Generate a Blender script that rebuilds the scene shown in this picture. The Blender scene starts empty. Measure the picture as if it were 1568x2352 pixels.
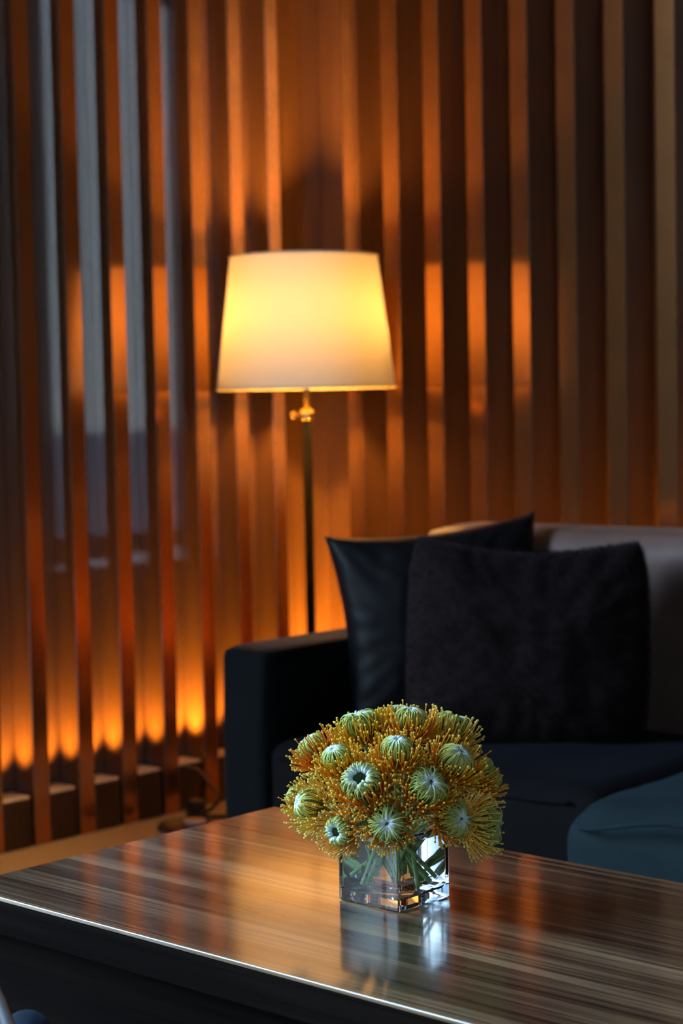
import bpy, bmesh, math, random
from math import sin, cos, pi, radians, sqrt, atan2
from mathutils import Vector, Matrix, noise

rnd = random.Random(7)
S = bpy.context.scene
COL = S.collection

# ------------------------------------------------------------------ camera
cam_data = bpy.data.cameras.new('camera')
cam = bpy.data.objects.new('camera', cam_data)
COL.objects.link(cam)
cam.matrix_world = Matrix((
    (0.737937, -0.026643, 0.674343, 0.0),
    (0.674589, 0.057937, -0.735917, 0.0),
    (-0.019463, 0.997965, 0.060727, 1.157),
    (0, 0, 0, 1)))
cam_data.sensor_fit = 'VERTICAL'
cam_data.sensor_height = 36.0
cam_data.lens = 4290.0 / 2352.0 * 36.0
cam_data.clip_start = 0.05
cam_data.clip_end = 200
cam_data.dof.use_dof = True
cam_data.dof.focus_distance = 2.365
cam_data.dof.aperture_fstop = 5.0
S.camera = cam

# ------------------------------------------------------------------ view + cycles
S.view_settings.view_transform = 'Standard'
S.view_settings.look = 'None'
S.view_settings.exposure = 0.0
S.view_settings.gamma = 1.0
S.view_settings.use_curve_mapping = False
S.cycles.use_denoising = True
S.cycles.max_bounces = 14
S.cycles.diffuse_bounces = 4
S.cycles.glossy_bounces = 6
S.cycles.transmission_bounces = 12
S.cycles.transparent_max_bounces = 16
S.cycles.sample_clamp_indirect = 6.0
S.cycles.blur_glossy = 0.3

# ------------------------------------------------------------------ sky: clear evening sky outside the windows
SKY_STRENGTH = 29.0
world = bpy.data.worlds.new('sky')
S.world = world
world.use_nodes = True
wn = world.node_tree
for n in list(wn.nodes):
    wn.nodes.remove(n)
wo = wn.nodes.new('ShaderNodeOutputWorld')
wb = wn.nodes.new('ShaderNodeBackground')
wt = wn.nodes.new('ShaderNodeTexCoord')
wsep = wn.nodes.new('ShaderNodeSeparateXYZ')
wr = wn.nodes.new('ShaderNodeValToRGB')
wr.color_ramp.elements[0].position = 0.0
wr.color_ramp.elements[0].color = (0.72, 0.88, 1.0, 1)
wr.color_ramp.elements[1].position = 0.8
wr.color_ramp.elements[1].color = (0.38, 0.62, 1.0, 1)
wn.links.new(wt.outputs['Generated'], wsep.inputs[0])
wn.links.new(wsep.outputs['Z'], wr.inputs[0])
wn.links.new(wr.outputs[0], wb.inputs['Color'])
wb.inputs['Strength'].default_value = SKY_STRENGTH
wn.links.new(wb.outputs[0], wo.inputs[0])

# powers of the lamps the room has
BULB_STRENGTH = 1650.0
UPLIGHT_W = 34.0
WARM = (1.0, 0.45, 0.085)
AMBER = (1.0, 0.42, 0.04)

# portals only help the renderer find the sky through the glazed openings
def portal(loc, rot, sx, sy):
    pd = bpy.data.lights.new('window_portal', 'AREA')
    pd.shape = 'RECTANGLE'
    pd.size, pd.size_y = sx, sy
    pd.cycles.is_portal = True
    po = bpy.data.objects.new('window_portal', pd)
    po.location = loc
    po.rotation_euler = [radians(a) for a in rot]
    COL.objects.link(po)
portal((-3.98, -0.8, 2.15), (90, 0, -90), 4.0, 4.1)     # left wall glazing, facing +x
portal((3.10, -2.64, 2.2), (90, 0, 90), 0.48, 4.2)      # unseen opening added in the right wall, facing -x

# ------------------------------------------------------------------ material helpers
def new_mat(name):
    m = bpy.data.materials.new(name)
    m.use_nodes = True
    nt = m.node_tree
    return m, nt, nt.nodes['Principled BSDF'], nt.nodes['Material Output']

def ramp(nt, stops):
    r = nt.nodes.new('ShaderNodeValToRGB')
    e = r.color_ramp.elements
    while len(e) < len(stops):
        e.new(0.5)
    for el, (p, c) in zip(e, stops):
        el.position = p
        el.color = (*c, 1)
    return r

def mapped(nt, scale, coord='Object', loc=(0, 0, 0)):
    tc = nt.nodes.new('ShaderNodeTexCoord')
    mp = nt.nodes.new('ShaderNodeMapping')
    mp.inputs['Scale'].default_value = scale
    mp.inputs['Location'].default_value = loc
    nt.links.new(tc.outputs[coord], mp.inputs['Vector'])
    return mp

def noise_tex(nt, vec, scale, detail=3.0, rough=0.55, dist=0.0):
    n = nt.nodes.new('ShaderNodeTexNoise')
    n.inputs['Scale'].default_value = scale
    n.inputs['Detail'].default_value = detail
    n.inputs['Roughness'].default_value = rough
    n.inputs['Distortion'].default_value = dist
    nt.links.new(vec.outputs[0], n.inputs['Vector'])
    return n

def math_node(nt, op, a, b=None):
    n = nt.nodes.new('ShaderNodeMath')
    n.operation = op
    for i, v in enumerate((a, b)):
        if v is None:
            continue
        if isinstance(v, (int, float)):
            n.inputs[i].default_value = v
        else:
            nt.links.new(v, n.inputs[i])
    return n.outputs[0]

def bump(nt, bsdf, height, strength=0.1, dist=0.002):
    b = nt.nodes.new('ShaderNodeBump')
    b.inputs['Strength'].default_value = strength
    b.inputs['Distance'].default_value = dist
    nt.links.new(height, b.inputs['Height'])
    nt.links.new(b.outputs[0], bsdf.inputs['Normal'])

def simple(name, color, rough=0.5, metal=0.0, spec=0.5, var=0.15, nscale=30.0, bumpk=0.0):
    m, nt, b, o = new_mat(name)
    mp = mapped(nt, (1, 1, 1))
    n = noise_tex(nt, mp, nscale, 3)
    lo = tuple(c * (1 - var) for c in color)
    hi = tuple(min(1, c * (1 + var)) for c in color)
    r = ramp(nt, [(0.3, lo), (0.7, hi)])
    nt.links.new(n.outputs['Fac'], r.inputs[0])
    nt.links.new(r.outputs[0], b.inputs['Base Color'])
    b.inputs['Roughness'].default_value = rough
    b.inputs['Metallic'].default_value = metal
    b.inputs['Specular IOR Level'].default_value = spec
    if bumpk:
        bump(nt, b, n.outputs['Fac'], bumpk)
    return m

def wood(name, dark, mid, light, axis, rough, scale=1.0, coat=0.0, spec=0.5, contrast=1.0, dust=False):
    """streaked veneer, grain running along the given axis"""
    m, nt, b, o = new_mat(name)
    def sc(along, across):
        v = [across * scale] * 3
        v['xyz'.index(axis)] = along * scale
        return tuple(v)
    low = noise_tex(nt, mapped(nt, sc(0.45, 3.0)), 1.0, 2, 0.5)
    mid_n = noise_tex(nt, mapped(nt, sc(0.9, 70)), 1.0, 4, 0.6, 0.35)
    fine = noise_tex(nt, mapped(nt, sc(3.0, 330)), 1.0, 3, 0.6)
    rings = math_node(nt, 'MULTIPLY', low.outputs['Fac'], 42.0)
    rings = math_node(nt, 'SINE', rings)
    rings = math_node(nt, 'MULTIPLY', rings, 0.07)
    f = math_node(nt, 'MULTIPLY', mid_n.outputs['Fac'], 0.72)
    f = math_node(nt, 'ADD', f, rings)
    g = math_node(nt, 'MULTIPLY', fine.outputs['Fac'], 0.42)
    f = math_node(nt, 'ADD', f, g)
    r = ramp(nt, [(0.42, dark), (0.56, mid), (0.72, light)])
    nt.links.new(f, r.inputs[0])
    nt.links.new(r.outputs[0], b.inputs['Base Color'])
    b.inputs['Roughness'].default_value = rough
    rr = math_node(nt, 'MULTIPLY', f, 0.06)
    rr = math_node(nt, 'ADD', rr, rough - 0.03)
    nt.links.new(rr, b.inputs['Roughness'])
    b.inputs['Specular IOR Level'].default_value = spec
    b.inputs['Coat Weight'].default_value = coat
    b.inputs['Coat Roughness'].default_value = 0.11
    b.inputs['Coat IOR'].default_value = 1.7
    bump(nt, b, fine.outputs['Fac'], 0.03, 0.0005)
    return m

def fabric(name, color, rough=0.85, sheen=0.3, weave=900.0, bumpk=0.15, sheen_tint=(0.6, 0.7, 0.9), spec=0.2, var=0.2, sheen_rough=0.4):
    m, nt, b, o = new_mat(name)
    big = noise_tex(nt, mapped(nt, (1, 1, 1)), 9.0, 4)
    fine = noise_tex(nt, mapped(nt, (1, 1, 1)), weave, 2)
    lo = tuple(c * (1 - var) for c in color)
    hi = tuple(c * (1 + var) for c in color)
    r = ramp(nt, [(0.3, lo), (0.7, hi)])
    nt.links.new(big.outputs['Fac'], r.inputs[0])
    nt.links.new(r.outputs[0], b.inputs['Base Color'])
    b.inputs['Roughness'].default_value = rough
    b.inputs['Specular IOR Level'].default_value = spec
    b.inputs['Sheen Weight'].default_value = sheen
    b.inputs['Sheen Roughness'].default_value = sheen_rough
    b.inputs['Sheen Tint'].default_value = (*sheen_tint, 1)
    bump(nt, b, fine.outputs['Fac'], bumpk, 0.001)
    return m

def attr_mat(name, stops, rough=0.5, spec=0.4, sss=0.0, transl=0.0):
    m, nt, b, o = new_mat(name)
    a = nt.nodes.new('ShaderNodeAttribute')
    a.attribute_name = 'along'
    r = ramp(nt, stops)
    nt.links.new(a.outputs['Fac'], r.inputs[0])
    oi = nt.nodes.new('ShaderNodeObjectInfo')
    hsv = nt.nodes.new('ShaderNodeHueSaturation')
    v = math_node(nt, 'MULTIPLY', oi.outputs['Random'], 0.024)
    v = math_node(nt, 'ADD', v, 0.488)
    nt.links.new(v, hsv.inputs['Hue'])
    nt.links.new(r.outputs[0], hsv.inputs['Color'])
    nt.links.new(hsv.outputs[0], b.inputs['Base Color'])
    b.inputs['Roughness'].default_value = rough
    b.inputs['Specular IOR Level'].default_value = spec
    if transl:
        t = nt.nodes.new('ShaderNodeBsdfTranslucent')
        nt.links.new(hsv.outputs[0], t.inputs['Color'])
        mx = nt.nodes.new('ShaderNodeMixShader')
        mx.inputs[0].default_value = transl
        nt.links.new(b.outputs[0], mx.inputs[1])
        nt.links.new(t.outputs[0], mx.inputs[2])
        nt.links.new(mx.outputs[0], o.inputs['Surface'])
    return m

def glass_mat(name, ior, color=(1, 1, 1), rough=0.0):
    m, nt, b, o = new_mat(name)
    nt.nodes.remove(b)
    g = nt.nodes.new('ShaderNodeBsdfGlass')
    g.inputs['IOR'].default_value = ior
    g.inputs['Color'].default_value = (*color, 1)
    g.inputs['Roughness'].default_value = rough
    nt.links.new(g.outputs[0], o.inputs['Surface'])
    return m

# ------------------------------------------------------------------ materials
M = {}
M['slat_wood'] = wood('slat_lacquered_wood', (0.072, 0.030, 0.012), (0.098, 0.042, 0.017), (0.125, 0.055, 0.023), 'z', 0.40, 1.0, coat=1.0, spec=0.5)
M['slat_wood'].node_tree.nodes['Principled BSDF'].inputs['Coat IOR'].default_value = 1.65
M['slat_wood'].node_tree.nodes['Principled BSDF'].inputs['Coat Roughness'].default_value = 0.03
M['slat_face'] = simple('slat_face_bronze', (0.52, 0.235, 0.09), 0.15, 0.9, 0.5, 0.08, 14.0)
M['base_wood'] = wood('base_wood', (0.022, 0.010, 0.006), (0.034, 0.016, 0.009), (0.045, 0.021, 0.012), 'z', 0.45, 1.0)
M['wall_back_panel'] = wood('wall_panel_wood', (0.07, 0.035, 0.018), (0.11, 0.055, 0.028), (0.15, 0.08, 0.04), 'z', 0.4)
M['plaster'] = simple('dark_plaster', (0.030, 0.025, 0.022), 0.9, 0, 0.2, 0.1, 12.0)
M['ceiling'] = simple('ceiling_paint', (0.05, 0.044, 0.038), 0.95, 0, 0.2, 0.06, 8.0)
M['floor'] = simple('beige_carpet', (0.50, 0.44, 0.36), 0.95, 0, 0.1, 0.08, 220.0, 0.2)
M['lens'] = simple('opal_lens', (0.72, 0.72, 0.74), 0.35, 0, 0.5, 0.03, 20.0)
M['table_wood'] = wood('table_veneer', (0.012, 0.008, 0.007), (0.080, 0.050, 0.028), (0.27, 0.18, 0.095), 'x', 0.28, 1.0, coat=1.0, spec=0.5)
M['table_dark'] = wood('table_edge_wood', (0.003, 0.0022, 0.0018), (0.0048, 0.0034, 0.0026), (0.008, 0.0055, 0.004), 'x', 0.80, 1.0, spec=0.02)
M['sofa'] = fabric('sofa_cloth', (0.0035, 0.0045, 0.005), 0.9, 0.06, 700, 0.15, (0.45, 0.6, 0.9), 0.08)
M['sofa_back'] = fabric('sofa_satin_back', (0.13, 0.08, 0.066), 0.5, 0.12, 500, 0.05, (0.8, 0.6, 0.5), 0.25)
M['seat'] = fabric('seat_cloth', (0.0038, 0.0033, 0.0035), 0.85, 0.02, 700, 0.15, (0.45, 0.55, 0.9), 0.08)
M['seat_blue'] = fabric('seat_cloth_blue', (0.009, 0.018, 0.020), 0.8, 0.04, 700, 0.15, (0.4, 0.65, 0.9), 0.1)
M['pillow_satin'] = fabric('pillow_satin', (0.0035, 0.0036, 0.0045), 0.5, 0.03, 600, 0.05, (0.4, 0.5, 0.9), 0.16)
M['pillow_fur'] = fabric('pillow_plush', (0.010, 0.0062, 0.0064), 0.95, 0.12, 300, 0.5, (0.30, 0.27, 0.38), 0.1)
M['brass'] = simple('brass', (0.80, 0.58, 0.22), 0.22, 1.0, 0.5, 0.05, 20.0)
M['dark_metal'] = simple('dark_lacquer', (0.005, 0.005, 0.005), 0.75, 0.0, 0.0, 0.1, 20.0)
M['grey_metal'] = simple('grey_metal', (0.055, 0.055, 0.055), 0.5, 0.1, 0.5, 0.08, 25.0)
M['black_plastic'] = simple('black_plastic', (0.02, 0.022, 0.03), 0.4, 0, 0.5, 0.1, 20.0)
M['window_frame'] = simple('window_frame_metal', (0.05, 0.05, 0.05), 0.5, 0.3, 0.5, 0.1, 20.0)
M['paving'] = simple('grey_paving', (0.27, 0.28, 0.29), 0.95, 0, 0.2, 0.15, 5.0)
M['blocker'] = simple('sky_blocker_grey', (0.05, 0.065, 0.07), 0.95, 0, 0.2, 0.25, 3.0)  # for the added low-sky blocker, kept dark to dim its reflection in the vase
M['chair_blue'] = fabric('chair_cloth_blue', (0.008, 0.018, 0.032), 0.8, 0.05, 700, 0.12, (0.4, 0.6, 1.0))
M['stem'] = None

# lamp shade cloth: lets light through
m, nt, b, o = new_mat('shade_cloth')
nt.nodes.remove(b)
wv = noise_tex(nt, mapped(nt, (1, 1, 1)), 260.0, 2)
rs = ramp(nt, [(0.3, (0.76, 0.70, 0.55)), (0.7, (0.81, 0.75, 0.60))])
nt.links.new(wv.outputs['Fac'], rs.inputs[0])
d = nt.nodes.new('ShaderNodeBsdfPrincipled')
d.inputs['Roughness'].default_value = 0.9
d.inputs['Specular IOR Level'].default_value = 0.1
d.inputs['Sheen Weight'].default_value = 0.6
d.inputs['Sheen Roughness'].default_value = 0.3
t = nt.nodes.new('ShaderNodeBsdfTranslucent')
mx = nt.nodes.new('ShaderNodeMixShader')
mx.inputs[0].default_value = 0.027
nt.links.new(rs.outputs[0], d.inputs['Base Color'])
nt.links.new(rs.outputs[0], t.inputs['Color'])
nt.links.new(d.outputs[0], mx.inputs[1])
nt.links.new(t.outputs[0], mx.inputs[2])
nt.links.new(mx.outputs[0], o.inputs['Surface'])
M['shade'] = m

def emitter(name, color, strength):
    m, nt, b, o = new_mat(name)
    b.inputs['Base Color'].default_value = (0.8, 0.8, 0.8, 1)
    b.inputs['Emission Color'].default_value = (*color, 1)
    b.inputs['Emission Strength'].default_value = strength
    return m
M['bulb'] = emitter('lit_bulb', WARM, BULB_STRENGTH)

m, nt, b, o = new_mat('window_pane')
nt.nodes.remove(b)
tr = nt.nodes.new('ShaderNodeBsdfTransparent')
gl = nt.nodes.new('ShaderNodeBsdfGlossy')
gl.inputs['Roughness'].default_value = 0.02
mx = nt.nodes.new('ShaderNodeMixShader')
mx.inputs[0].default_value = 0.06
nt.links.new(tr.outputs[0], mx.inputs[1])
nt.links.new(gl.outputs[0], mx.inputs[2])
nt.links.new(mx.outputs[0], o.inputs['Surface'])
M['pane'] = m
M['glass'] = glass_mat('vase_glass', 1.5, (0.97, 0.99, 1.0))
M['glass_water'] = glass_mat('vase_glass_to_water', 1.33 / 1.5, (0.98, 0.995, 1.0))
M['water'] = glass_mat('vase_water', 1.33, (0.97, 0.995, 1.0))

m, nt, b, o = new_mat('flower_stem')
vor = nt.nodes.new('ShaderNodeTexVoronoi')
mp = mapped(nt, (1, 1, 0.8))
vor.inputs['Scale'].default_value = 95.0
nt.links.new(mp.outputs[0], vor.inputs['Vector'])
r = ramp(nt, [(0.0, (0.030, 0.035, 0.012)), (0.20, (0.08, 0.11, 0.03)), (0.28, (0.24, 0.38, 0.12))])
nt.links.new(vor.outputs['Distance'], r.inputs[0])
nt.links.new(r.outputs[0], b.inputs['Base Color'])
b.inputs['Roughness'].default_value = 0.45
M['stem'] = m
M['styles'] = attr_mat('flower_styles', [(0.0, (0.62, 0.16, 0.005)), (0.35, (0.86, 0.27, 0.004)), (0.78, (0.92, 0.41, 0.010)), (0.92, (0.92, 0.62, 0.07))], 0.4, 0.4, transl=0.28)
M['styles_pale'] = attr_mat('flower_styles_pale', [(0.0, (0.65, 0.28, 0.015)), (0.35, (0.86, 0.44, 0.03)), (0.78, (0.90, 0.58, 0.10)), (0.92, (0.90, 0.72, 0.18))], 0.4, 0.4, transl=0.28)
M['florets'] = attr_mat('flower_florets', [(0.0, (0.30, 0.27, 0.02)), (0.45, (0.43, 0.46, 0.09)), (0.76, (0.46, 0.54, 0.22)), (0.90, (0.64, 0.76, 0.74))], 0.55, 0.3)
M['core'] = simple('flower_core', (0.13, 0.17, 0.03), 0.7, 0, 0.3, 0.3, 120.0)
M['core_dark'] = simple('flower_core_dark', (0.05, 0.11, 0.02), 0.7, 0, 0.3, 0.3, 120.0)

# ------------------------------------------------------------------ mesh helpers
def link(name, mesh, mat=None, parent=None, smooth=False):
    o = bpy.data.objects.new(name, mesh)
    COL.objects.link(o)
    if mat is not None:
        mats = mat if isinstance(mat, (list, tuple)) else [mat]
        for mm in mats:
            mesh.materials.append(mm)
    if parent is not None:
        o.parent = parent
    if smooth:
        for p in mesh.polygons:
            p.use_smooth = True
    return o

def bm_mesh(bm, name):
    me = bpy.data.meshes.new(name)
    bm.normal_update()
    bm.to_mesh(me)
    bm.free()
    return me

def add_box(bm, x0, x1, y0, y1, z0, z1, bev=0.0, seg=2):
    vs = [bm.verts.new(p) for p in ((x0, y0, z0), (x1, y0, z0), (x1, y1, z0), (x0, y1, z0), (x0, y0, z1), (x1, y0, z1), (x1, y1, z1), (x0, y1, z1))]
    fs = [bm.faces.new([vs[i] for i in q]) for q in ((0, 3, 2, 1), (4, 5, 6, 7), (0, 1, 5, 4), (1, 2, 6, 5), (2, 3, 7, 6), (3, 0, 4, 7))]
    if bev > 0:
        es = set()
        for f in fs:
            es.update(f.edges)
        bmesh.ops.bevel(bm, geom=list(es), offset=bev, segments=seg, affect='EDGES', profile=0.5)
    return bm

def box(name, x0, x1, y0, y1, z0, z1, mat, parent=None, bev=0.0, seg=2, smooth=False):
    bm = add_box(bmesh.new(), x0, x1, y0, y1, z0, z1, bev, seg)
    o = link(name, bm_mesh(bm, name), mat, parent, False)
    if bev and smooth:
        shade_auto(o)
    return o

def shade_auto(o, ang=35):
    me = o.data
    for p in me.polygons:
        p.use_smooth = True
    me.set_sharp_from_angle(angle=radians(ang))

def lathe(prof, seg=48, close_bottom=True, close_top=True):
    bm = bmesh.new()
    rings = []
    for r, z in prof:
        rings.append([bm.verts.new((r * cos(2 * pi * k / seg), r * sin(2 * pi * k / seg), z)) for k in range(seg)])
    for a, c in zip(rings, rings[1:]):
        for k in range(seg):
            bm.faces.new((a[k], a[(k + 1) % seg], c[(k + 1) % seg], c[k]))
    if close_bottom:
        bm.faces.new(list(reversed(rings[0])))
    if close_top:
        bm.faces.new(rings[-1])
    return bm

def frame_dirs(t):
    up = Vector((0, 0, 1)) if abs(t.z) < 0.9 else Vector((1, 0, 0))
    a = t.cross(up).normalized()
    return a, t.cross(a).normalized()

def tube_data(V, Fc, A, pts, radii, seg=6, along=None, cap=True):
    """append a tube to lists of verts, faces and the 'along' values"""
    n = len(pts)
    base = len(V)
    a = b = None
    for i, p in enumerate(pts):
        t = (pts[min(i + 1, n - 1)] - pts[max(i - 1, 0)])
        if t.length < 1e-9:
            t = Vector((0, 0, 1))
        t.normalize()
        if a is None:
            a, b = frame_dirs(t)
        else:
            a = (a - t * a.dot(t)).normalized()
            b = t.cross(a).normalized()
        for k in range(seg):
            q = 2 * pi * k / seg
            V.append(p + (a * cos(q) + b * sin(q)) * radii[i])
            A.append(along[i] if along else i / (n - 1))
    for i in range(n - 1):
        for k in range(seg):
            k2 = (k + 1) % seg
            Fc.append((base + i * seg + k, base + i * seg + k2, base + (i + 1) * seg + k2, base + (i + 1) * seg + k))
    if cap:
        Fc.append(tuple(base + k for k in reversed(range(seg))))
        Fc.append(tuple(base + (n - 1) * seg + k for k in range(seg)))

def data_mesh(name, V, Fc, A=None):
    me = bpy.data.meshes.new(name)
    me.from_pydata([tuple(v) for v in V], [], Fc)
    if A is not None:
        at = me.attributes.new('along', 'FLOAT', 'POINT')
        at.data.foreach_set('value', A)
    me.update()
    return me

def smooth_path(ctrl, n=24):
    """Catmull-Rom through control points"""
    c = [Vector(p) for p in ctrl]
    c = [c[0] * 2 - c[1]] + c + [c[-1] * 2 - c[-2]]
    out = []
    segs = len(c) - 3
    for s in range(segs):
        p0, p1, p2, p3 = c[s:s + 4]
        m_ = max(2, n // segs)
        for i in range(m_):
            t = i / m_
            out.append(0.5 * ((2 * p1) + (p2 - p0) * t + (2 * p0 - 5 * p1 + 4 * p2 - p3) * t * t + (3 * p1 - p0 - 3 * p2 + p3) * t ** 3))
    out.append(c[-2].copy())
    return out

def tube(name, ctrl, r, mat, parent=None, seg=12, n=24):
    pts = smooth_path(ctrl, n)
    V, Fc, A = [], [], []
    tube_data(V, Fc, A, pts, [r] * len(pts), seg)
    return link(name, data_mesh(name, V, Fc), mat, parent, True)

def thing(name, label, cat, loc=(0, 0, 0), group=None):
    o = bpy.data.objects.new(name, None)
    o.empty_display_size = 0.1
    o.location = loc
    COL.objects.link(o)
    o['label'] = label
    o['category'] = cat
    if group:
        o['group'] = group
    return o

def local(o, parent):
    """geometry was written in world coordinates: keep it there under its parent"""
    o.location = -Vector(parent.location)
    return o

# ------------------------------------------------------------------ room shell
XL, YB = -3.873, 4.12          # planes of the slat fronts: left wall, back wall
DEP = 0.080                     # depth of the pockets, left wall
DEP_R = 0.130                   # and back wall
CEIL = 4.6
XR, YF = 3.0, -3.0

fl = box('floor', XL - 0.4, XR + 0.2, YF - 0.2, YB + 0.4, -0.08, 0.0, M['floor'])
fl['kind'] = 'structure'
ce = box('ceiling', XL - 0.4, XR + 0.2, YF - 0.2, YB + 0.4, CEIL, CEIL + 0.1, M['ceiling'])
ce['kind'] = 'structure'
def shell(name, cuts):
    """wall made of plain panels around its openings"""
    w = bpy.data.objects.new(name, None)
    COL.objects.link(w)
    w['kind'] = 'structure'
    for c in cuts:
        box('wall_panel', *c, M['plaster'], w)
    return w
def glazing(name, axis, plane, a, c, z0, z1):
    """frame and pane filling an opening; axis is the direction it runs along"""
    w = bpy.data.objects.new(name, None)
    COL.objects.link(w)
    w['kind'] = 'structure'
    bm = bmesh.new()
    def bx(p, q, d0, d1, e0, e1, bm=bm):
        if axis == 'x':
            add_box(bm, p, q, plane + d0, plane + d1, e0, e1)
        else:
            add_box(bm, plane + d0, plane + d1, p, q, e0, e1)
    for p, q, e0, e1 in ((a, a + 0.05, z0, z1), (c - 0.05, c, z0, z1), (a + 0.05, c - 0.05, z0, z0 + 0.05), (a + 0.05, c - 0.05, z1 - 0.05, z1)):
        bx(p, q, -0.03, 0.03, e0, e1)
    link('window_frame', bm_mesh(bm, 'window_frame'), M['window_frame'], w)
    bm2 = bmesh.new()
    bx(a + 0.05, c - 0.05, -0.003, 0.003, z0 + 0.05, z1 - 0.05, bm2)
    link('pane', bm_mesh(bm2, 'pane'), M['pane'], w)
    return w

SLAT_Y = 1.20                  # the slats of the left wall start here, glazing before it
shell('wall_right', [(XR, XR + 0.15, YF, -2.88, 0, CEIL), (XR, XR + 0.15, -2.40, YB + 0.3, 0, CEIL), (XR, XR + 0.15, -2.88, -2.40, 4.30, CEIL), (XR, XR + 0.15, -2.88, -2.40, 0, 0.10)])
glazing('window_4', 'y', XR + 0.05, -2.88, -2.40, 0.10, 4.30)  # unseen opening, added and sized for the grey reflections in the left slats
wf = box('wall_front', XL - 0.3, XR + 0.15, YF - 0.15, YF, 0, CEIL, M['plaster'])
wf['kind'] = 'structure'

# left wall: backing panel, slats square to it, low base boards with an uplight in every pocket
wl = box('wall_left', XL - DEP - 0.12, XL - DEP, SLAT_Y, YB + 0.3, 0, CEIL, M['slat_wood'])
wl['kind'] = 'structure'
for q in ((-2.80, 1.20, 0, 0.10), (-2.80, 1.20, 4.20, CEIL), (-3.0, -2.80, 0, CEIL)):
    box('wall_panel', XL - 0.15, XL, *q, M['plaster'], wl)
for k in range(3):
    glazing('window_%d' % (k + 1), 'y', XL - 0.08, -2.80 + 4.0 * k / 3, -2.80 + 4.0 * (k + 1) / 3, 0.10, 4.20)
wbk = box('wall_back', XL - DEP, XR, YB + DEP_R, YB + DEP_R + 0.12, 0, CEIL, M['slat_wood'])
wbk['kind'] = 'structure'

def slat_mesh(name, t, depth):
    bm = add_box(bmesh.new(), -depth, 0, 0, t, 0, CEIL, 0.0015, 1)
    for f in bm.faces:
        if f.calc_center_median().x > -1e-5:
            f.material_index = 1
    me = bm_mesh(bm, name)
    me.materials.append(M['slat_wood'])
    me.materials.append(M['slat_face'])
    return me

P_L, POCK_L = 0.1535, 0.1005
P_R, POCK_R = 0.1547, 0.0950
slat_l = slat_mesh('slat', P_L - POCK_L, DEP)
slat_r = slat_mesh('slat', P_R - POCK_R, DEP_R)
BASE_H = 0.130
base_l = bm_mesh(add_box(bmesh.new(), -DEP, -0.001, 0, POCK_L - 0.012, 0, BASE_H, 0.002, 1), 'base_board')
base_l.materials.append(M['base_wood'])
base_r = bm_mesh(add_box(bmesh.new(), -DEP_R, -0.001, 0, POCK_R - 0.012, 0, BASE_H, 0.002, 1), 'base_board')
base_r.materials.append(M['base_wood'])
lens_l = bm_mesh(add_box(bmesh.new(), -DEP, -0.003, 0.001, POCK_L - 0.013, 0, 0.006, 0.001, 1), 'uplight_cover')
lens_l.materials.append(M['lens'])
lens_r = bm_mesh(add_box(bmesh.new(), -DEP_R, -0.003, 0.001, POCK_R - 0.013, 0, 0.006, 0.001, 1), 'uplight_cover')
lens_r.materials.append(M['lens'])

def uplight(name, loc, power, tilt):
    ld = bpy.data.lights.new(name, 'SPOT')
    ld.energy = power
    ld.color = AMBER
    ld.spot_size = radians(72)
    ld.spot_blend = 1.0
    ld.shadow_soft_size = 0.012
    lo = bpy.data.objects.new(name, ld)
    lo.location = loc
    COL.objects.link(lo)          # a spot shines along its own -z
    lo.rotation_euler = tilt
    return lo

def put(mesh, name, parent, loc, rz=0.0):
    o = bpy.data.objects.new(name, mesh)
    o.location = loc
    o.rotation_euler = (0, 0, rz)
    o.parent = parent
    COL.objects.link(o)
    return o

Y0 = 3.068                     # front right corner of one left slat = start of a pocket
for k in range(-12, 7):
    y = Y0 + P_L * k
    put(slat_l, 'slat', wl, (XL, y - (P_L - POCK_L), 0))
    if k < 7:
        put(base_l, 'base_board', wl, (XL, y, 0))
        put(lens_l, 'uplight_cover', wl, (XL, y, BASE_H))
        if k >= -5:
            uplight('uplight_spot', (XL - 0.042, y + 0.046, BASE_H + 0.010), UPLIGHT_W * (1.6 if k > 2 else 1.0) * (0.9, 1.15, 1.0, 1.2, 0.85, 1.05, 0.9)[k % 7], (radians(173), 0, 0))
# back wall slats: same pieces turned a quarter
X0 = -3.803
for k in range(0, 22):
    x = X0 + P_R * k
    # local -x is depth: turned so that it points to +y
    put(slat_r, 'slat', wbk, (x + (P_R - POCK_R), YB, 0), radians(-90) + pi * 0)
for k in range(-1, 22):
    x = X0 + P_R * k + (P_R - POCK_R)
    if x < XL - 0.05:
        continue
    put(base_r, 'base_board', wbk, (x + POCK_R, YB, 0), radians(-90))
    put(lens_r, 'uplight_cover', wbk, (x + POCK_R, YB, BASE_H), radians(-90))
    if k < 13:
        uplight('uplight_spot', (x + 0.070, YB + 0.06, BASE_H + 0.012), UPLIGHT_W * (5.0 if k < 3 else 5.5), (radians(180), radians(-8), 0))

lw = box('ground', -60, 60, -60, 60, -0.40, -0.20, M['paving'])
lw['kind'] = 'structure'
gw = box('wall_sky_blocker', -8.3, -8.0, -14, 6, -0.2, 3.1, M['blocker'])  # unseen slab, added outside to keep the low bright sky off the vase
gw['kind'] = 'structure'

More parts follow.
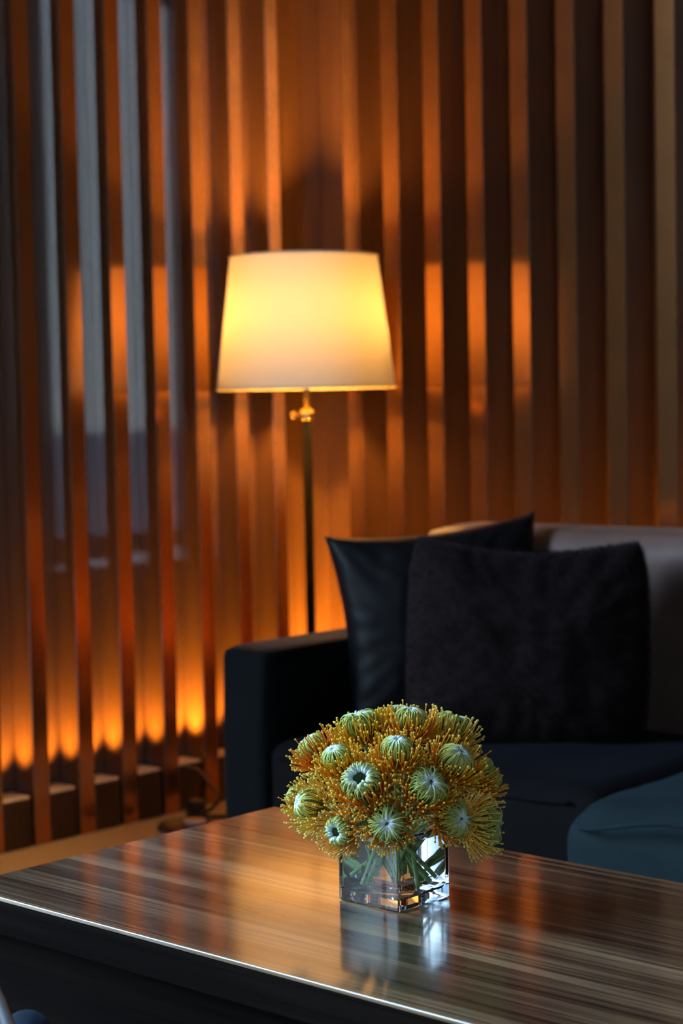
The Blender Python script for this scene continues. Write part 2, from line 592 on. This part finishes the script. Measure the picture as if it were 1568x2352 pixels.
# ------------------------------------------------------------------ coffee table
TX0, TX1, TY0, TY1, TZ = -2.1161, -0.700, 1.5071, 2.1331, 0.497
tab = thing('coffee_table', 'low dark brown veneered coffee table with glossy streaked top', 'table', (-1.40, 1.82, 0))
local(box('tabletop', TX0, TX1, TY0, TY1, TZ - 0.006, TZ, M['table_wood'], tab, 0.0020, 3, False), tab)
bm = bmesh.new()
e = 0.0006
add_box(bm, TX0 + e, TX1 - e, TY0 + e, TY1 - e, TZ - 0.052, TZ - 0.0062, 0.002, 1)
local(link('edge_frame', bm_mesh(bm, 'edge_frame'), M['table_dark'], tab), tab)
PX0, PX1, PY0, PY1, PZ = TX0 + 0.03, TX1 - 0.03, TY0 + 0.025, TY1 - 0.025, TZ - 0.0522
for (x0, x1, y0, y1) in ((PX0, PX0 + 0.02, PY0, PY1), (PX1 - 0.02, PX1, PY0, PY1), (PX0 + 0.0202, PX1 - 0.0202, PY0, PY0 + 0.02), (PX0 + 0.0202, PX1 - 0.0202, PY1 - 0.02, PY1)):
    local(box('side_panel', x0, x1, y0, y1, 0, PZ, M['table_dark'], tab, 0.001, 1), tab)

# ------------------------------------------------------------------ soft furniture helpers
def cushion_mesh(name, x0, x1, y0, y1, z0, z1, rad=0.045, crown=0.03, n=26, seed=0, wrinkle=0.004, front_sag=0.0):
    """boxy upholstery cushion with round edges, crowned top, slight wrinkles"""
    bm = bmesh.new()
    bmesh.ops.create_cube(bm, size=2.0)
    bmesh.ops.subdivide_edges(bm, edges=bm.edges[:], cuts=n, use_grid_fill=True)
    hx, hy, hz = (x1 - x0) / 2, (y1 - y0) / 2, (z1 - z0) / 2
    c = Vector(((x0 + x1) / 2, (y0 + y1) / 2, (z0 + z1) / 2))
    for v in bm.verts:
        u = v.co.copy()
        p = Vector((u.x * hx, u.y * hy, u.z * hz))
        inner = Vector((max(-hx + rad, min(hx - rad, p.x)), max(-hy + rad, min(hy - rad, p.y)), max(-hz + rad, min(hz - rad, p.z))))
        d_ = p - inner
        if d_.length > 1e-7:
            p = inner + d_.normalized() * min(rad, d_.length) if d_.length > rad else p
        k = (1 - u.x ** 2) * (1 - u.y ** 2)
        if u.z > -0.2:
            p.z += crown * max(0.0, k) ** 0.6 * (u.z * 0.5 + 0.5)
        side = (1 - u.z ** 2)
        p.y += (u.y * 0.012) * side * (1 - u.x ** 4)
        p.x += (u.x * 0.010) * side * (1 - u.y ** 4)
        q = p + c
        w = noise.noise(Vector((q.x * 7 + seed, q.y * 7, q.z * 5))) * wrinkle + noise.noise(Vector((q.x * 22 + seed, q.y * 22, q.z * 14))) * wrinkle * 0.4
        p += (p - inner * 0.9).normalized() * w
        v.co = p + c
    return bm_mesh(bm, name)

def rope(name, pts, r, mat, parent):
    V, Fc, A = [], [], []
    tube_data(V, Fc, A, pts, [r] * len(pts), 8)
    return link(name, data_mesh(name, V, Fc), mat, parent, True)

# ------------------------------------------------------------------ sofa
SX, SF = -3.06, 2.92
sofa = thing('sofa', 'long dark blue-black upholstered sofa standing before the slatted wall', 'sofa', (-2.0, 3.3, 0))
def sofa_part(name, me, mat):
    o = link(name, me, mat, sofa, True)
    return local(o, sofa)
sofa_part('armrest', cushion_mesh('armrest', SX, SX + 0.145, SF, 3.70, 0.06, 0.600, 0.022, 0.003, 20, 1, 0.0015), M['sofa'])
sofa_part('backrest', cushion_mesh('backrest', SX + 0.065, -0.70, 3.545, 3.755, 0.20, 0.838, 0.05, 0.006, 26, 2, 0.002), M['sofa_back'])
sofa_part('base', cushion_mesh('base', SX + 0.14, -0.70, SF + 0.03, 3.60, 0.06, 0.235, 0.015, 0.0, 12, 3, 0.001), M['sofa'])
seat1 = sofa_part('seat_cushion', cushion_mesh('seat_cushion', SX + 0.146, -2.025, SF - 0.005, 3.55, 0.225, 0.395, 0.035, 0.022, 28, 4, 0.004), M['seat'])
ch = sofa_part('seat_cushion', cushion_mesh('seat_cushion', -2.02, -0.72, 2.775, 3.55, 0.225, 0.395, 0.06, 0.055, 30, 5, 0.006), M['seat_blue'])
ch['label'] = 'blue-grey seat cushion that sticks out at the front'
sofa_part('base', cushion_mesh('base', -1.98, -0.72, 2.82, SF + 0.05, 0.06, 0.225, 0.015, 0.0, 10, 6, 0.001), M['sofa'])
# piping on both seat cushions
pts = [Vector((x, SF - 0.018 - 0.002 * sin(x * 40), 0.372 + 0.004 * sin(x * 9))) for x in [SX + 0.18 + i * (0.80) / 40 for i in range(41)]]
rope('piping', pts, 0.004, M['seat'], seat1)
pts = []
for i in range(60):
    x = -2.005 + 1.27 * i / 59
    k = min(1.0, (x + 2.005) / 0.25)
    pts.append(Vector((x + 0.012, 2.80 - 0.049 * min(1.0, (x + 2.005) / 0.07) ** 0.6, 0.365 + 0.040 * (k * k * (3 - 2 * k)))))
rope('piping', pts, 0.0045, M['seat_blue'], ch)
for (x, y) in ((SX + 0.05, 2.99), (SX + 0.05, 3.65), (-0.80, 2.86), (-0.80, 3.65)):
    local(box('foot', x, x + 0.05, y - 0.025, y + 0.025, 0, 0.07, M['dark_metal'], sofa), sofa)

# ------------------------------------------------------------------ pillows
def pillow_mesh(name, w, h, t, n=44, pinch=0.07, seed=0, wr=0.006, slump=0.0, corner_round=0.0):
    """knife-edged square pillow in the x-z plane, thickness along y"""
    V, Fc = [], []
    idx = {}
    def shape(u, v, s):
        x = w / 2 * u * (1 - pinch * (1 - v * v) * abs(u) ** 0.5)
        z = h / 2 * v * (1 - pinch * (1 - u * u) * abs(v) ** 0.5)
        if corner_round:
            cc = (u * u * v * v) ** 2
            x *= 1 - corner_round * cc
            z *= 1 - corner_round * cc
        prof = max(0.0, (1 - abs(u) ** 2.6) * (1 - abs(v) ** 2.6)) ** 0.42
        y = s * t / 2 * prof
        q = Vector((x * 9 + seed, z * 9, s * 3))
        edge = (1 - prof) * prof * 4
        y += s * prof * (noise.noise(q) * wr * 1.4 + noise.noise(q * 2.7) * wr * 0.6)
        ang = atan2(v, u)
        y += s * edge * wr * 0.22 * sin(ang * 26 + 3 * noise.noise(q))
        z += slump * (u * u - 0.4) * (v > 0) * v
        return Vector((x, y, z))
    for s in (-1, 1):
        for i in range(n + 1):
            for j in range(n + 1):
                u, v = -1 + 2 * i / n, -1 + 2 * j / n
                border = i in (0, n) or j in (0, n)
                if border and s == 1:
                    idx[(s, i, j)] = idx[(-1, i, j)]
                    continue
                idx[(s, i, j)] = len(V)
                V.append(shape(u, v, s))
    for s in (-1, 1):
        for i in range(n):
            for j in range(n):
                q = (idx[(s, i, j)], idx[(s, i + 1, j)], idx[(s, i + 1, j + 1)], idx[(s, i, j + 1)])
                Fc.append(q if s == -1 else tuple(reversed(q)))
    return data_mesh(name, V, Fc)

def pose(o, center, right, up):
    r_ = Vector(right).normalized()
    u_ = Vector(up)
    u_ = (u_ - r_ * u_.dot(r_)).normalized()
    f_ = u_.cross(r_).normalized()      # local y
    mtx = Matrix.Identity(4)
    for i in range(3):
        mtx[i][0], mtx[i][1], mtx[i][2] = r_[i], f_[i], u_[i]
        mtx[i][3] = center[i]
    o.matrix_world = mtx

# pillow with pointed corners, in the corner between arm and back
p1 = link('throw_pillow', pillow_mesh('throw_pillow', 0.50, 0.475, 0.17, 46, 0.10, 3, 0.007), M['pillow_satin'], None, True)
p1['label'] = 'smooth dark navy pillow with pointed corners leaning in the sofa corner by the arm'
p1['category'] = 'pillow'
p1['group'] = 'throw pillows on the sofa'
pose(p1, (-2.752, 3.345, 0.625), (0.332, 0.372, 0.045), (-0.05, 0.12, 1))

# plush pillow in front of it
def plush_pillow():
    me = pillow_mesh('throw_pillow', 0.53, 0.445, 0.22, 50, 0.01, 11, 0.012, 0.05, 0.10)
    return me
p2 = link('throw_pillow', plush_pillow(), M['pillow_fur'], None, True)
p2['label'] = 'fuzzy black plush pillow with rounded corners lying in front of the smooth one'
p2['category'] = 'pillow'
p2['group'] = 'throw pillows on the sofa'
pose(p2, (-2.425, 3.235, 0.617), (0.335, 0.300, -0.02), (-0.12, 0.16, 1))

# short pile of the plush pillow
def pile(src, name, count, length):
    me = src.data
    V, Fc = [], []
    rr = random.Random(5)
    polys = me.polygons
    areas = []
    tot = 0
    for p in polys:
        tot += p.area
        areas.append(tot)
    import bisect
    for i in range(count):
        p = polys[min(len(areas) - 1, bisect.bisect(areas, rr.random() * tot))]
        vs = [me.vertices[k].co for k in p.vertices]
        a_, b_ = rr.random(), rr.random()
        co = vs[0].lerp(vs[1], a_).lerp(vs[3].lerp(vs[2], a_), b_)
        nrm = p.normal
        d_ = (nrm + Vector((rr.uniform(-.5, .5), rr.uniform(-.5, .5), rr.uniform(-.8, .3)))).normalized()
        side = d_.cross(Vector((rr.uniform(-1, 1), rr.uniform(-1, 1), rr.uniform(-1, 1)))).normalized() * 0.0007
        L = length * rr.uniform(0.6, 1.2)
        b0 = len(V)
        V += [co - side, co + side, co + d_ * L]
        Fc.append((b0, b0 + 1, b0 + 2))
    o = link(name, data_mesh(name, V, Fc), M['pillow_fur'], src)
    o['kind'] = 'stuff'
    return o
pile(p2, 'plush_pile', 26000, 0.009)

# ------------------------------------------------------------------ floor lamp
LX, LY = -3.554, 3.745
lamp = thing('floor_lamp', 'tall floor lamp with lit cream tapered shade on a dark pole', 'lamp', (LX, LY, 0))
link('base', bm_mesh(lathe([(0.14, 0), (0.145, 0.004), (0.145, 0.016), (0.135, 0.022), (0.02, 0.026), (0.014, 0.05)]), 'base'), M['dark_metal'], lamp, True)
shade_auto(lamp.children[0])
link('pole', bm_mesh(lathe([(0.0125, 0.03), (0.0125, 1.105)], 24), 'pole'), M['dark_metal'], lamp, True)
clr = link('collar', bm_mesh(lathe([(0.013, 1.098), (0.019, 1.101), (0.021, 1.108), (0.021, 1.118), (0.018, 1.126), (0.010, 1.130)], 32), 'collar'), M['brass'], lamp, True)
kb = link('knob', bm_mesh(lathe([(0.003, 0.0), (0.003, 0.014), (0.008, 0.016), (0.010, 0.021), (0.008, 0.027), (0.003, 0.029)], 20), 'knob'), M['brass'], clr, True)
kb.location = (-0.012, -0.011, 1.113)
kb.rotation_euler = (0, radians(-90), radians(42))
link('rod', bm_mesh(lathe([(0.0085, 1.125), (0.0085, 1.30)], 20), 'rod'), M['brass'], lamp, True)
link('socket_cluster', bm_mesh(lathe([(0.009, 1.295), (0.022, 1.30), (0.022, 1.315), (0.009, 1.32)], 24), 'socket_cluster'), M['brass'], lamp, True)
SZ0, SZ1, SR0, SR1 = 1.187, 1.546, 0.245, 0.2025
shade_bm = bmesh.new()
seg = 96
rows = 10
rings = []
for i in range(rows + 1):
    f = i / rows
    r_ = SR0 + (SR1 - SR0) * f
    rings.append([shade_bm.verts.new((r_ * cos(2 * pi * k / seg), r_ * sin(2 * pi * k / seg), SZ0 + (SZ1 - SZ0) * f)) for k in range(seg)])
for a_, c_ in zip(rings, rings[1:]):
    for k in range(seg):
        shade_bm.faces.new((a_[k], a_[(k + 1) % seg], c_[(k + 1) % seg], c_[k]))
shd = link('lamp_shade', bm_mesh(shade_bm, 'lamp_shade'), M['shade'], lamp, True)
def ring_pts(R, z, n=72):
    return [Vector((R * cos(2 * pi * k / n), R * sin(2 * pi * k / n), z)) for k in range(n + 1)]
M['trim'] = simple('shade_trim', (0.72, 0.62, 0.42), 0.7, 0, 0.2, 0.05, 60.0)
rope('shade_rim', ring_pts(SR0, SZ0), 0.003, M['trim'], shd)
rope('shade_rim', ring_pts(SR1, SZ1), 0.003, M['trim'], shd)
sp_bm_V, sp_F, sp_A = [], [], []
for k in range(3):
    a_ = 2 * pi * k / 3 + 0.5
    tube_data(sp_bm_V, sp_F, sp_A, [Vector((0.008 * cos(a_), 0.008 * sin(a_), 1.50)), Vector((SR1 * cos(a_), SR1 * sin(a_), SZ1 - 0.006))], [0.0018] * 2, 8)
tube_data(sp_bm_V, sp_F, sp_A, [Vector((0, 0, 1.31)), Vector((0, 0, 1.505))], [0.004] * 2, 8)
link('shade_spider', data_mesh('shade_spider', sp_bm_V, sp_F), M['brass'], shd, True)
for k in (0, 1):
    ang = radians(40) + pi * k
    px_, py_ = 0.075 * cos(ang), 0.075 * sin(ang)
    arm = tube('socket_arm', [(0, 0, 1.308), (px_ * 0.55, py_ * 0.55, 1.270), (px_, py_, 1.282)], 0.005, M['brass'], lamp, 10, 12)
    sk = link('socket', bm_mesh(lathe([(0.012, 0), (0.017, 0.004), (0.017, 0.034), (0.013, 0.036)], 20), 'socket'), M['brass'], lamp, True)
    sk.location = (px_, py_, 1.278)
    link('cup', bm_mesh(lathe([(0.0175, 0.012), (0.030, 0.018), (0.038, 0.030), (0.042, 0.052), (0.0405, 0.052), (0.036, 0.031), (0.029, 0.021), (0.0175, 0.016)], 32, False, False), 'cup'), M['brass'], sk, True)
    bl = link('bulb', bm_mesh(lathe([(0.012, 0.0), (0.013, 0.015), (0.022, 0.035), (0.029, 0.055), (0.029, 0.068), (0.022, 0.084), (0.010, 0.093), (0.002, 0.095)], 20), 'bulb'), M['bulb'], sk, True)
    bl.location = (0, 0, 0.036)

# ------------------------------------------------------------------ glass vase
VX0, VX1, VY0, VY1, VH = -1.6504, -1.5438, 1.7803, 1.8832, 0.0958
VC = Vector(((VX0 + VX1) / 2, (VY0 + VY1) / 2, TZ))
vase = thing('glass_vase', 'clear square glass vase filled with stems, standing on the coffee table', 'vase', VC)
def rounded_rect(hx, hy, r, n=5):
    pts_ = []
    for cx, cy, a0 in ((hx - r, hy - r, 0), (-hx + r, hy - r, 90), (-hx + r, -hy + r, 180), (hx - r, -hy + r, 270)):
        for i in range(n + 1):
            a_ = radians(a0 + 90 * i / n)
            pts_.append((cx + r * cos(a_), cy + r * sin(a_)))
    return pts_
def loft(sections, name, cap0=True, cap1=True):
    bm = bmesh.new()
    rr = []
    for hx, hy, r, z in sections:
        rr.append([bm.verts.new((x, y, z)) for x, y in rounded_rect(hx, hy, r)])
    n = len(rr[0])
    for a_, c_ in zip(rr, rr[1:]):
        for k in range(n):
            bm.faces.new((a_[k], a_[(k + 1) % n], c_[(k + 1) % n], c_[k]))
    if cap0:
        bm.faces.new(list(reversed(rr[0])))
    if cap1:
        bm.faces.new(rr[-1])
    bmesh.ops.recalc_face_normals(bm, faces=bm.faces[:])
    return bm_mesh(bm, name)
hx, hy, wt_ = (VX1 - VX0) / 2, (VY1 - VY0) / 2, 0.0050
FLZ = 0.0140
WL = 0.086
gl_me = loft([(hx - 0.002, hy - 0.002, 0.003, 0.0006), (hx, hy, 0.004, 0.0028), (hx, hy, 0.004, VH - 0.0015), (hx - 0.0015, hy - 0.0015, 0.003, VH),
              (hx - wt_ + 0.0012, hy - wt_ + 0.0012, 0.003, VH), (hx - wt_, hy - wt_, 0.004, VH - 0.0015), (hx - wt_, hy - wt_, 0.004, WL)], 'glass_body', True, False)
gb = link('glass_body', gl_me, M['glass'], vase, True)
shade_auto(gb, 40)
# the water closes the inside of the glass: its sides and floor are the glass-to-water boundary, its top is open water
wa_me = loft([(hx - wt_ - 0.004, hy - wt_ - 0.004, 0.004, FLZ), (hx - wt_, hy - wt_, 0.004, FLZ + 0.004), (hx - wt_, hy - wt_, 0.004, WL)], 'water')
wa = link('water', wa_me, [M['glass_water'], M['water']], vase, True)
for p_ in wa_me.polygons:
    if p_.normal.z > 0.9:
        p_.material_index = 1
shade_auto(wa, 40)

# ------------------------------------------------------------------ pincushion flowers
def sph(th, ph, R):
    return Vector((R * sin(th) * cos(ph), R * sin(th) * sin(ph), R * cos(th)))

def core_mesh(name, R, hollow):
    bm = bmesh.new()
    bmesh.ops.create_uvsphere(bm, u_segments=20, v_segments=14, radius=R * 0.80)
    for v in bm.verts:
        if v.co.z < 0:
            v.co.z *= 1.1
            k = max(0.25, 1 + v.co.z / (R * 1.1))
            v.co.x *= 0.6 + 0.4 * k
            v.co.y *= 0.6 + 0.4 * k
        elif hollow:
            rr_ = sqrt(v.co.x ** 2 + v.co.y ** 2) / R
            v.co.z -= max(0, 0.62 - rr_) * R * 1.4
    return bm_mesh(bm, name)

def florets_mesh(name, R, seed, hollow, shaggy, count=150):
    rr = random.Random(seed)
    V, Fc, A = [], [], []
    for i in range(count):
        ph = 2 * pi * (i * 0.61803 + rr.uniform(-.02, .02))
        row = (i * 0.754877) % 1.0
        th0 = radians(108) - row * radians(58) + rr.uniform(-.08, .08)
        th1 = radians(rr.uniform(34, 50)) if hollow else radians(rr.uniform(3, 26) + row * 6)
        th1 = min(th1, th0 - 0.35)
        dph = rr.uniform(-.25, .25) * (3.6 if shaggy else 1)
        pts_, rad, al = [], [], []
        n = 8
        bulge = R * rr.uniform(0.08, 0.24) * (rr.uniform(0.9, 2.2) if shaggy else 1)
        for s in range(n + 1):
            f = s / n
            th = th0 + (th1 - th0) * f
            rad_ = R * (0.82 + 0.10 * f) + bulge * sin(pi * min(1, f * 1.05))
            if hollow and f > 0.8:
                rad_ -= R * 0.3 * (f - 0.8) / 0.2
            pts_.append(sph(th, ph + dph * f, rad_))
            al.append(f)
            w = 0.00095
            if f > 0.80:
                w = 0.0023 if f < 0.99 else 0.0010
            rad.append(w)
        tube_data(V, Fc, A, pts_, rad, 5, al)
    return data_mesh(name, V, Fc, A)

def styles_mesh(name, R, seed, count=130, reach=1.0):
    rr = random.Random(seed)
    V, Fc, A = [], [], []
    for i in range(count):
        ph = 2 * pi * (i * 0.61803 + rr.uniform(-.03, .03))
        row = (i * 0.754877) % 1.0
        th0 = radians(92 + row * 50 + rr.uniform(-5, 5))
        p0 = sph(th0, ph, R * 0.78)
        th1 = radians(50 + row * 66 + rr.uniform(-7, 7))
        d1 = R * rr.uniform(1.42, 1.74) * reach
        ph1 = ph + rr.uniform(-.14, .14)
        p3 = sph(th1, ph1, d1) + Vector((0, 0, -0.15 * R))
        p1 = p0 + sph(th0 + 0.05, ph, R * 0.62)
        tang = sph(th1 - 0.65, ph1, 1.0)
        p2 = p3 - tang * R * 0.55
        pts_, rad, al = [], [], []
        n = 9
        for s in range(n + 1):
            f = s / n
            q = (1 - f) ** 3 * p0 + 3 * (1 - f) ** 2 * f * p1 + 3 * (1 - f) * f * f * p2 + f ** 3 * p3
            pts_.append(q)
            al.append(f * 0.90)
            rad.append(0.00105 - 0.0003 * f)
        tdir = (pts_[-1] - pts_[-2]).normalized()
        tip = pts_[-1]
        for dd, rw in ((0.0006, 0.0013), (0.0015, 0.00175), (0.0028, 0.0015), (0.0036, 0.0006)):
            pts_.append(tip + tdir * dd)
            rad.append(rw)
            al.append(0.97)
        tube_data(V, Fc, A, pts_, rad, 5, al)
    return data_mesh(name, V, Fc, A)

R0 = 0.0245
core_v = {h: core_mesh('flower_head', R0, h) for h in (0, 1)}
core_v[0].materials.append(M['core'])
core_v[1].materials.append(M['core_dark'])
flo_v, sty_v = [], []
for i, (h, sg) in enumerate(((0, 0), (0, 1), (1, 0), (0, 0))):
    fm_ = florets_mesh('florets', R0, 40 + i, h, sg)
    fm_.materials.append(M['florets'])
    flo_v.append(fm_)
for i in range(4):
    sm_ = styles_mesh('styles', R0, 70 + i, 135, (1.0, 1.08, 0.95, 1.15)[i])
    sm_.materials.append(M['styles_pale'] if i == 3 else M['styles'])
    sty_v.append(sm_)
for me_ in list(core_v.values()) + flo_v + sty_v:
    for p_ in me_.polygons:
        p_.use_smooth = True

KF = 0.8955
def near(p):
    return Vector((p[0] * KF, p[1] * KF, 1.157 + (p[2] - 1.157) * KF))
FC = near((-1.766, 2.029, 0.545))
# position of the head, blend of axis upwards, florets variant, styles variant, size, label
FLOWERS = [
    ((-1.8042, 2.0029, 0.6736), 0.25, 1, 0, 1.08, 'big green shaggy pincushion flower at the upper left of the bouquet crown'),
    ((-1.7839, 2.0632, 0.6838), 0.6, 0, 0, 0.86, 'small blue-tipped pincushion flower peeking out behind the topmost one'),
    ((-1.7456, 2.0438, 0.6828), 0.5, 0, 1, 1.02, 'topmost domed pincushion flower with blue-white tips at the bouquet crown'),
    ((-1.7007, 1.9619, 0.6585), 0.55, 0, 0, 0.98, 'round pale green pincushion flower upright in the upper middle of the bouquet'),
    ((-1.6618, 2.0374, 0.6357), 0.25, 3, 1, 1.10, 'large smooth green pincushion flower facing right in the bouquet'),
    ((-1.6603, 1.9752, 0.6108), 0.15, 1, 0, 1.05, 'pincushion flower with a starry white centre, right of the hollow green one'),
    ((-1.7272, 1.9172, 0.6194), 0.2, 2, 0, 1.16, 'wide pincushion flower with hollow bright green centre facing forward'),
    ((-1.7820, 1.9271, 0.6434), 0.45, 0, 0, 0.92, 'pale green pincushion flower half hidden by yellow pins, above the hollow green one'),
    ((-1.8667, 1.9703, 0.6421), 0.3, 3, 1, 0.95, 'pincushion flower with bright blue tips at the upper left edge of the bouquet'),
    ((-1.8342, 1.9264, 0.5727), 0.1, 3, 3, 1.00, 'smooth green ball-like pincushion flower low at the left edge of the bouquet'),
    ((-1.9043, 1.9704, 0.5673), 0.2, 0, 1, 0.70, 'leftmost small pincushion flower, half behind the ball-like one'),
    ((-1.7621, 1.9083, 0.5496), 0.0, 2, 3, 0.86, 'drooping pincushion flower with dark hollow centre over the vase corner'),
    ((-1.6927, 1.9306, 0.5652), 0.05, 1, 0, 1.02, 'brownish pincushion flower with starry centre drooping lowest over the vase front'),
    ((-1.6472, 2.0137, 0.5626), 0.05, 1, 0, 0.95, 'grey-green shaggy pincushion flower low on the right, above the vase rim'),
    ((-1.6582, 2.0983, 0.5375), 0.0, 1, 3, 1.05, 'drooping olive pincushion flower hanging past the right side of the vase'),
    ((-1.6917, 2.1404, 0.5964), 0.2, 1, 1, 0.96, 'orange pincushion flower at the right edge, behind the large smooth green one'),
    ((-1.7329, 2.1217, 0.6626), 0.45, 1, 3, 1.02, 'pincushion flower with the longest pale yellow pins at the upper right'),
    ((-1.8163, 2.0681, 0.6092), 0.8, 0, 1, 0.95, 'pincushion flower deep in the middle of the bouquet, mostly hidden by its neighbours'),
]
frnd = random.Random(21)
for i, (pos, upb, fv, sv, size, label) in enumerate(FLOWERS):
    H = near(pos)
    ax = (H - FC).normalized()
    ax = (ax * (1 - upb) + Vector((0, 0, 1)) * upb).normalized()
    # foot of the stem inside the vase, towards the opposite side
    hd = Vector((H.x - VC.x, H.y - VC.y, 0))
    hd_n = hd.normalized() if hd.length > 1e-4 else Vector((1, 0, 0))
    lim = 0.038
    f0 = -hd * frnd.uniform(0.05, 0.6) + Vector((frnd.uniform(-.034, .034), frnd.uniform(-.034, .034), 0))
    f0.x = max(-lim, min(lim, f0.x)); f0.y = max(-lim, min(lim, f0.y))
    foot = Vector((VC.x + f0.x, VC.y + f0.y, TZ + FLZ + frnd.uniform(0.004, 0.02)))
    rim = Vector((hd.x, hd.y, 0)) * 0.42
    rim.x = max(-0.037, min(0.037, rim.x)); rim.y = max(-0.037, min(0.037, rim.y))
    rimp = Vector((VC.x + rim.x, VC.y + rim.y, TZ + VH + 0.006))
    nm = 'pincushion_flower'
    fl_ = thing(nm, label, 'flower', foot, 'pincushion flowers in the vase')
    under = H - ax * R0 * KF * size * 0.75
    path = smooth_path([foot, foot.lerp(rimp, 0.55) + Vector((frnd.uniform(-.003, .003), frnd.uniform(-.003, .003), 0)), rimp, rimp.lerp(under, 0.5) + Vector((0, 0, 0.008)), under], 24)
    path = [q - foot for q in path]
    V, Fc, A = [], [], []
    rs_ = 0.0032 + frnd.uniform(-0.0004, 0.0006)
    tube_data(V, Fc, A, path, [rs_ * (1 + 0.06 * sin(j * 1.9 + i)) for j in range(len(path))], 9)
    link('stem', data_mesh('stem', V, Fc), M['stem'], fl_, True)
    rot = ax.to_track_quat('Z', 'Y') @ Vector((0, 0, 1)).rotation_difference(Vector((0, 0, 1)))
    mt = Matrix.Translation(H - foot) @ rot.to_matrix().to_4x4() @ Matrix.Rotation(frnd.uniform(0, 2 * pi), 4, 'Z') @ Matrix.Scale(size * KF, 4)
    for part, me_, stuff in (('flower_head', core_v[1 if fv == 2 else 0], 0), ('florets', flo_v[fv], 1), ('styles', sty_v[sv], 1)):
        q = bpy.data.objects.new(part, me_)
        COL.objects.link(q)
        q.parent = fl_
        q.matrix_basis = mt
        if stuff:
            q['kind'] = 'stuff'

# ------------------------------------------------------------------ cable, disc on the floor
cab = thing('power_cable', 'dark cable running from the slatted wall base down to a plug on the floor', 'cable', (-3.75, 3.49, 0))
local(tube('cord', [(-3.872, 3.556, 0.118), (-3.845, 3.575, 0.112), (-3.76, 3.545, 0.085), (-3.705, 3.520, 0.060), (-3.722, 3.505, 0.032), (-3.745, 3.487, 0.012), (-3.72, 3.53, 0.008), (-3.68, 3.58, 0.007), (-3.72, 3.64, 0.007)], 0.006, M['black_plastic'], cab, 10, 60), cab)
local(box('plug', -3.795, -3.745, 3.475, 3.515, 0.0, 0.055, M['black_plastic'], cab, 0.008, 2, True), cab)
dsc = thing('floor_plate', 'flat round metal plate lying on the beige floor beside the cable', 'plate', (-3.712, 3.397, 0))
link('rim', bm_mesh(lathe([(0.060, 0.0), (0.072, 0.002), (0.074, 0.009), (0.070, 0.014), (0.060, 0.014), (0.058, 0.008)], 48, True, True), 'rim'), M['grey_metal'], dsc, True)
lid = link('lid', bm_mesh(lathe([(0.030, 0.008), (0.032, 0.018), (0.028, 0.021), (0.002, 0.022)], 40), 'lid'), M['lens'], dsc, True)
lid.location = (0.012, 0.026, 0)

# ------------------------------------------------------------------ armchair at the near left
chair = thing('armchair', 'blue padded armchair with thin grey metal arm frame at the near left, beside the table', 'chair', (-1.72, 0.95, 0))
def ch_part(name, me, mat):
    return local(link(name, me, mat, chair, True), chair)
D = Vector((-0.70, 0.714, 0)).normalized()
N_ = Vector((D.y, -D.x, 0))
pa = [Vector((-1.815, 1.405, 0.395)) - D * 0.02]
arm_pts = [Vector((-1.80, 1.385, 0.402)) - D * s for s in (0.0, 0.012, 0.03, 0.06, 0.2, 0.4)]
V, Fc, A = [], [], []
tube_data(V, Fc, A, arm_pts, [0.008, 0.022, 0.029, 0.032, 0.033, 0.033], 20)
ch_part('arm_pad', data_mesh('arm_pad', V, Fc), M['chair_blue'])
c0 = Vector((-1.80, 1.395, 0)) - D * 0.2 - N_ * 0.28
def rot_cushion(name, cx, cy, hw, hd_, z0, z1, rad, mat, seed):
    me = cushion_mesh(name, -hw, hw, -hd_, hd_, z0, z1, rad, 0.02, 16, seed)
    o = link(name, me, mat, chair, True)
    o.location = Vector((cx, cy, 0)) - chair.location
    o.rotation_euler = (0, 0, atan2(D.y, D.x) - pi / 2)
    return o
rot_cushion('seat', c0.x, c0.y, 0.22, 0.21, 0.24, 0.34, 0.04, M['chair_blue'], 31)
bk = c0 - D * 0.25
rot_cushion('backrest', bk.x, bk.y, 0.23, 0.035, 0.30, 0.66, 0.03, M['chair_blue'], 32)
for sgn in (1, -1):
    for dd in (0.17, -0.22):
        q = c0 + N_ * sgn * 0.23 + D * dd
        ch_part('leg', data_mesh('leg', *(lambda v, f, a: (tube_data(v, f, a, [Vector((q.x, q.y, 0)), Vector((q.x, q.y, 0.30))], [0.011, 0.014], 12), (v, f))[1])([], [], [])), M['grey_metal'])
local(tube('arm_frame', [(-2.02, 1.45, 0.30), (-1.93, 1.40, 0.44), (-1.80, 1.322, 0.478), (-1.655, 1.240, 0.476), (-1.577, 1.194, 0.462), (-1.48, 1.14, 0.42)], 0.0085, M['grey_metal'], chair, 12, 40), chair)
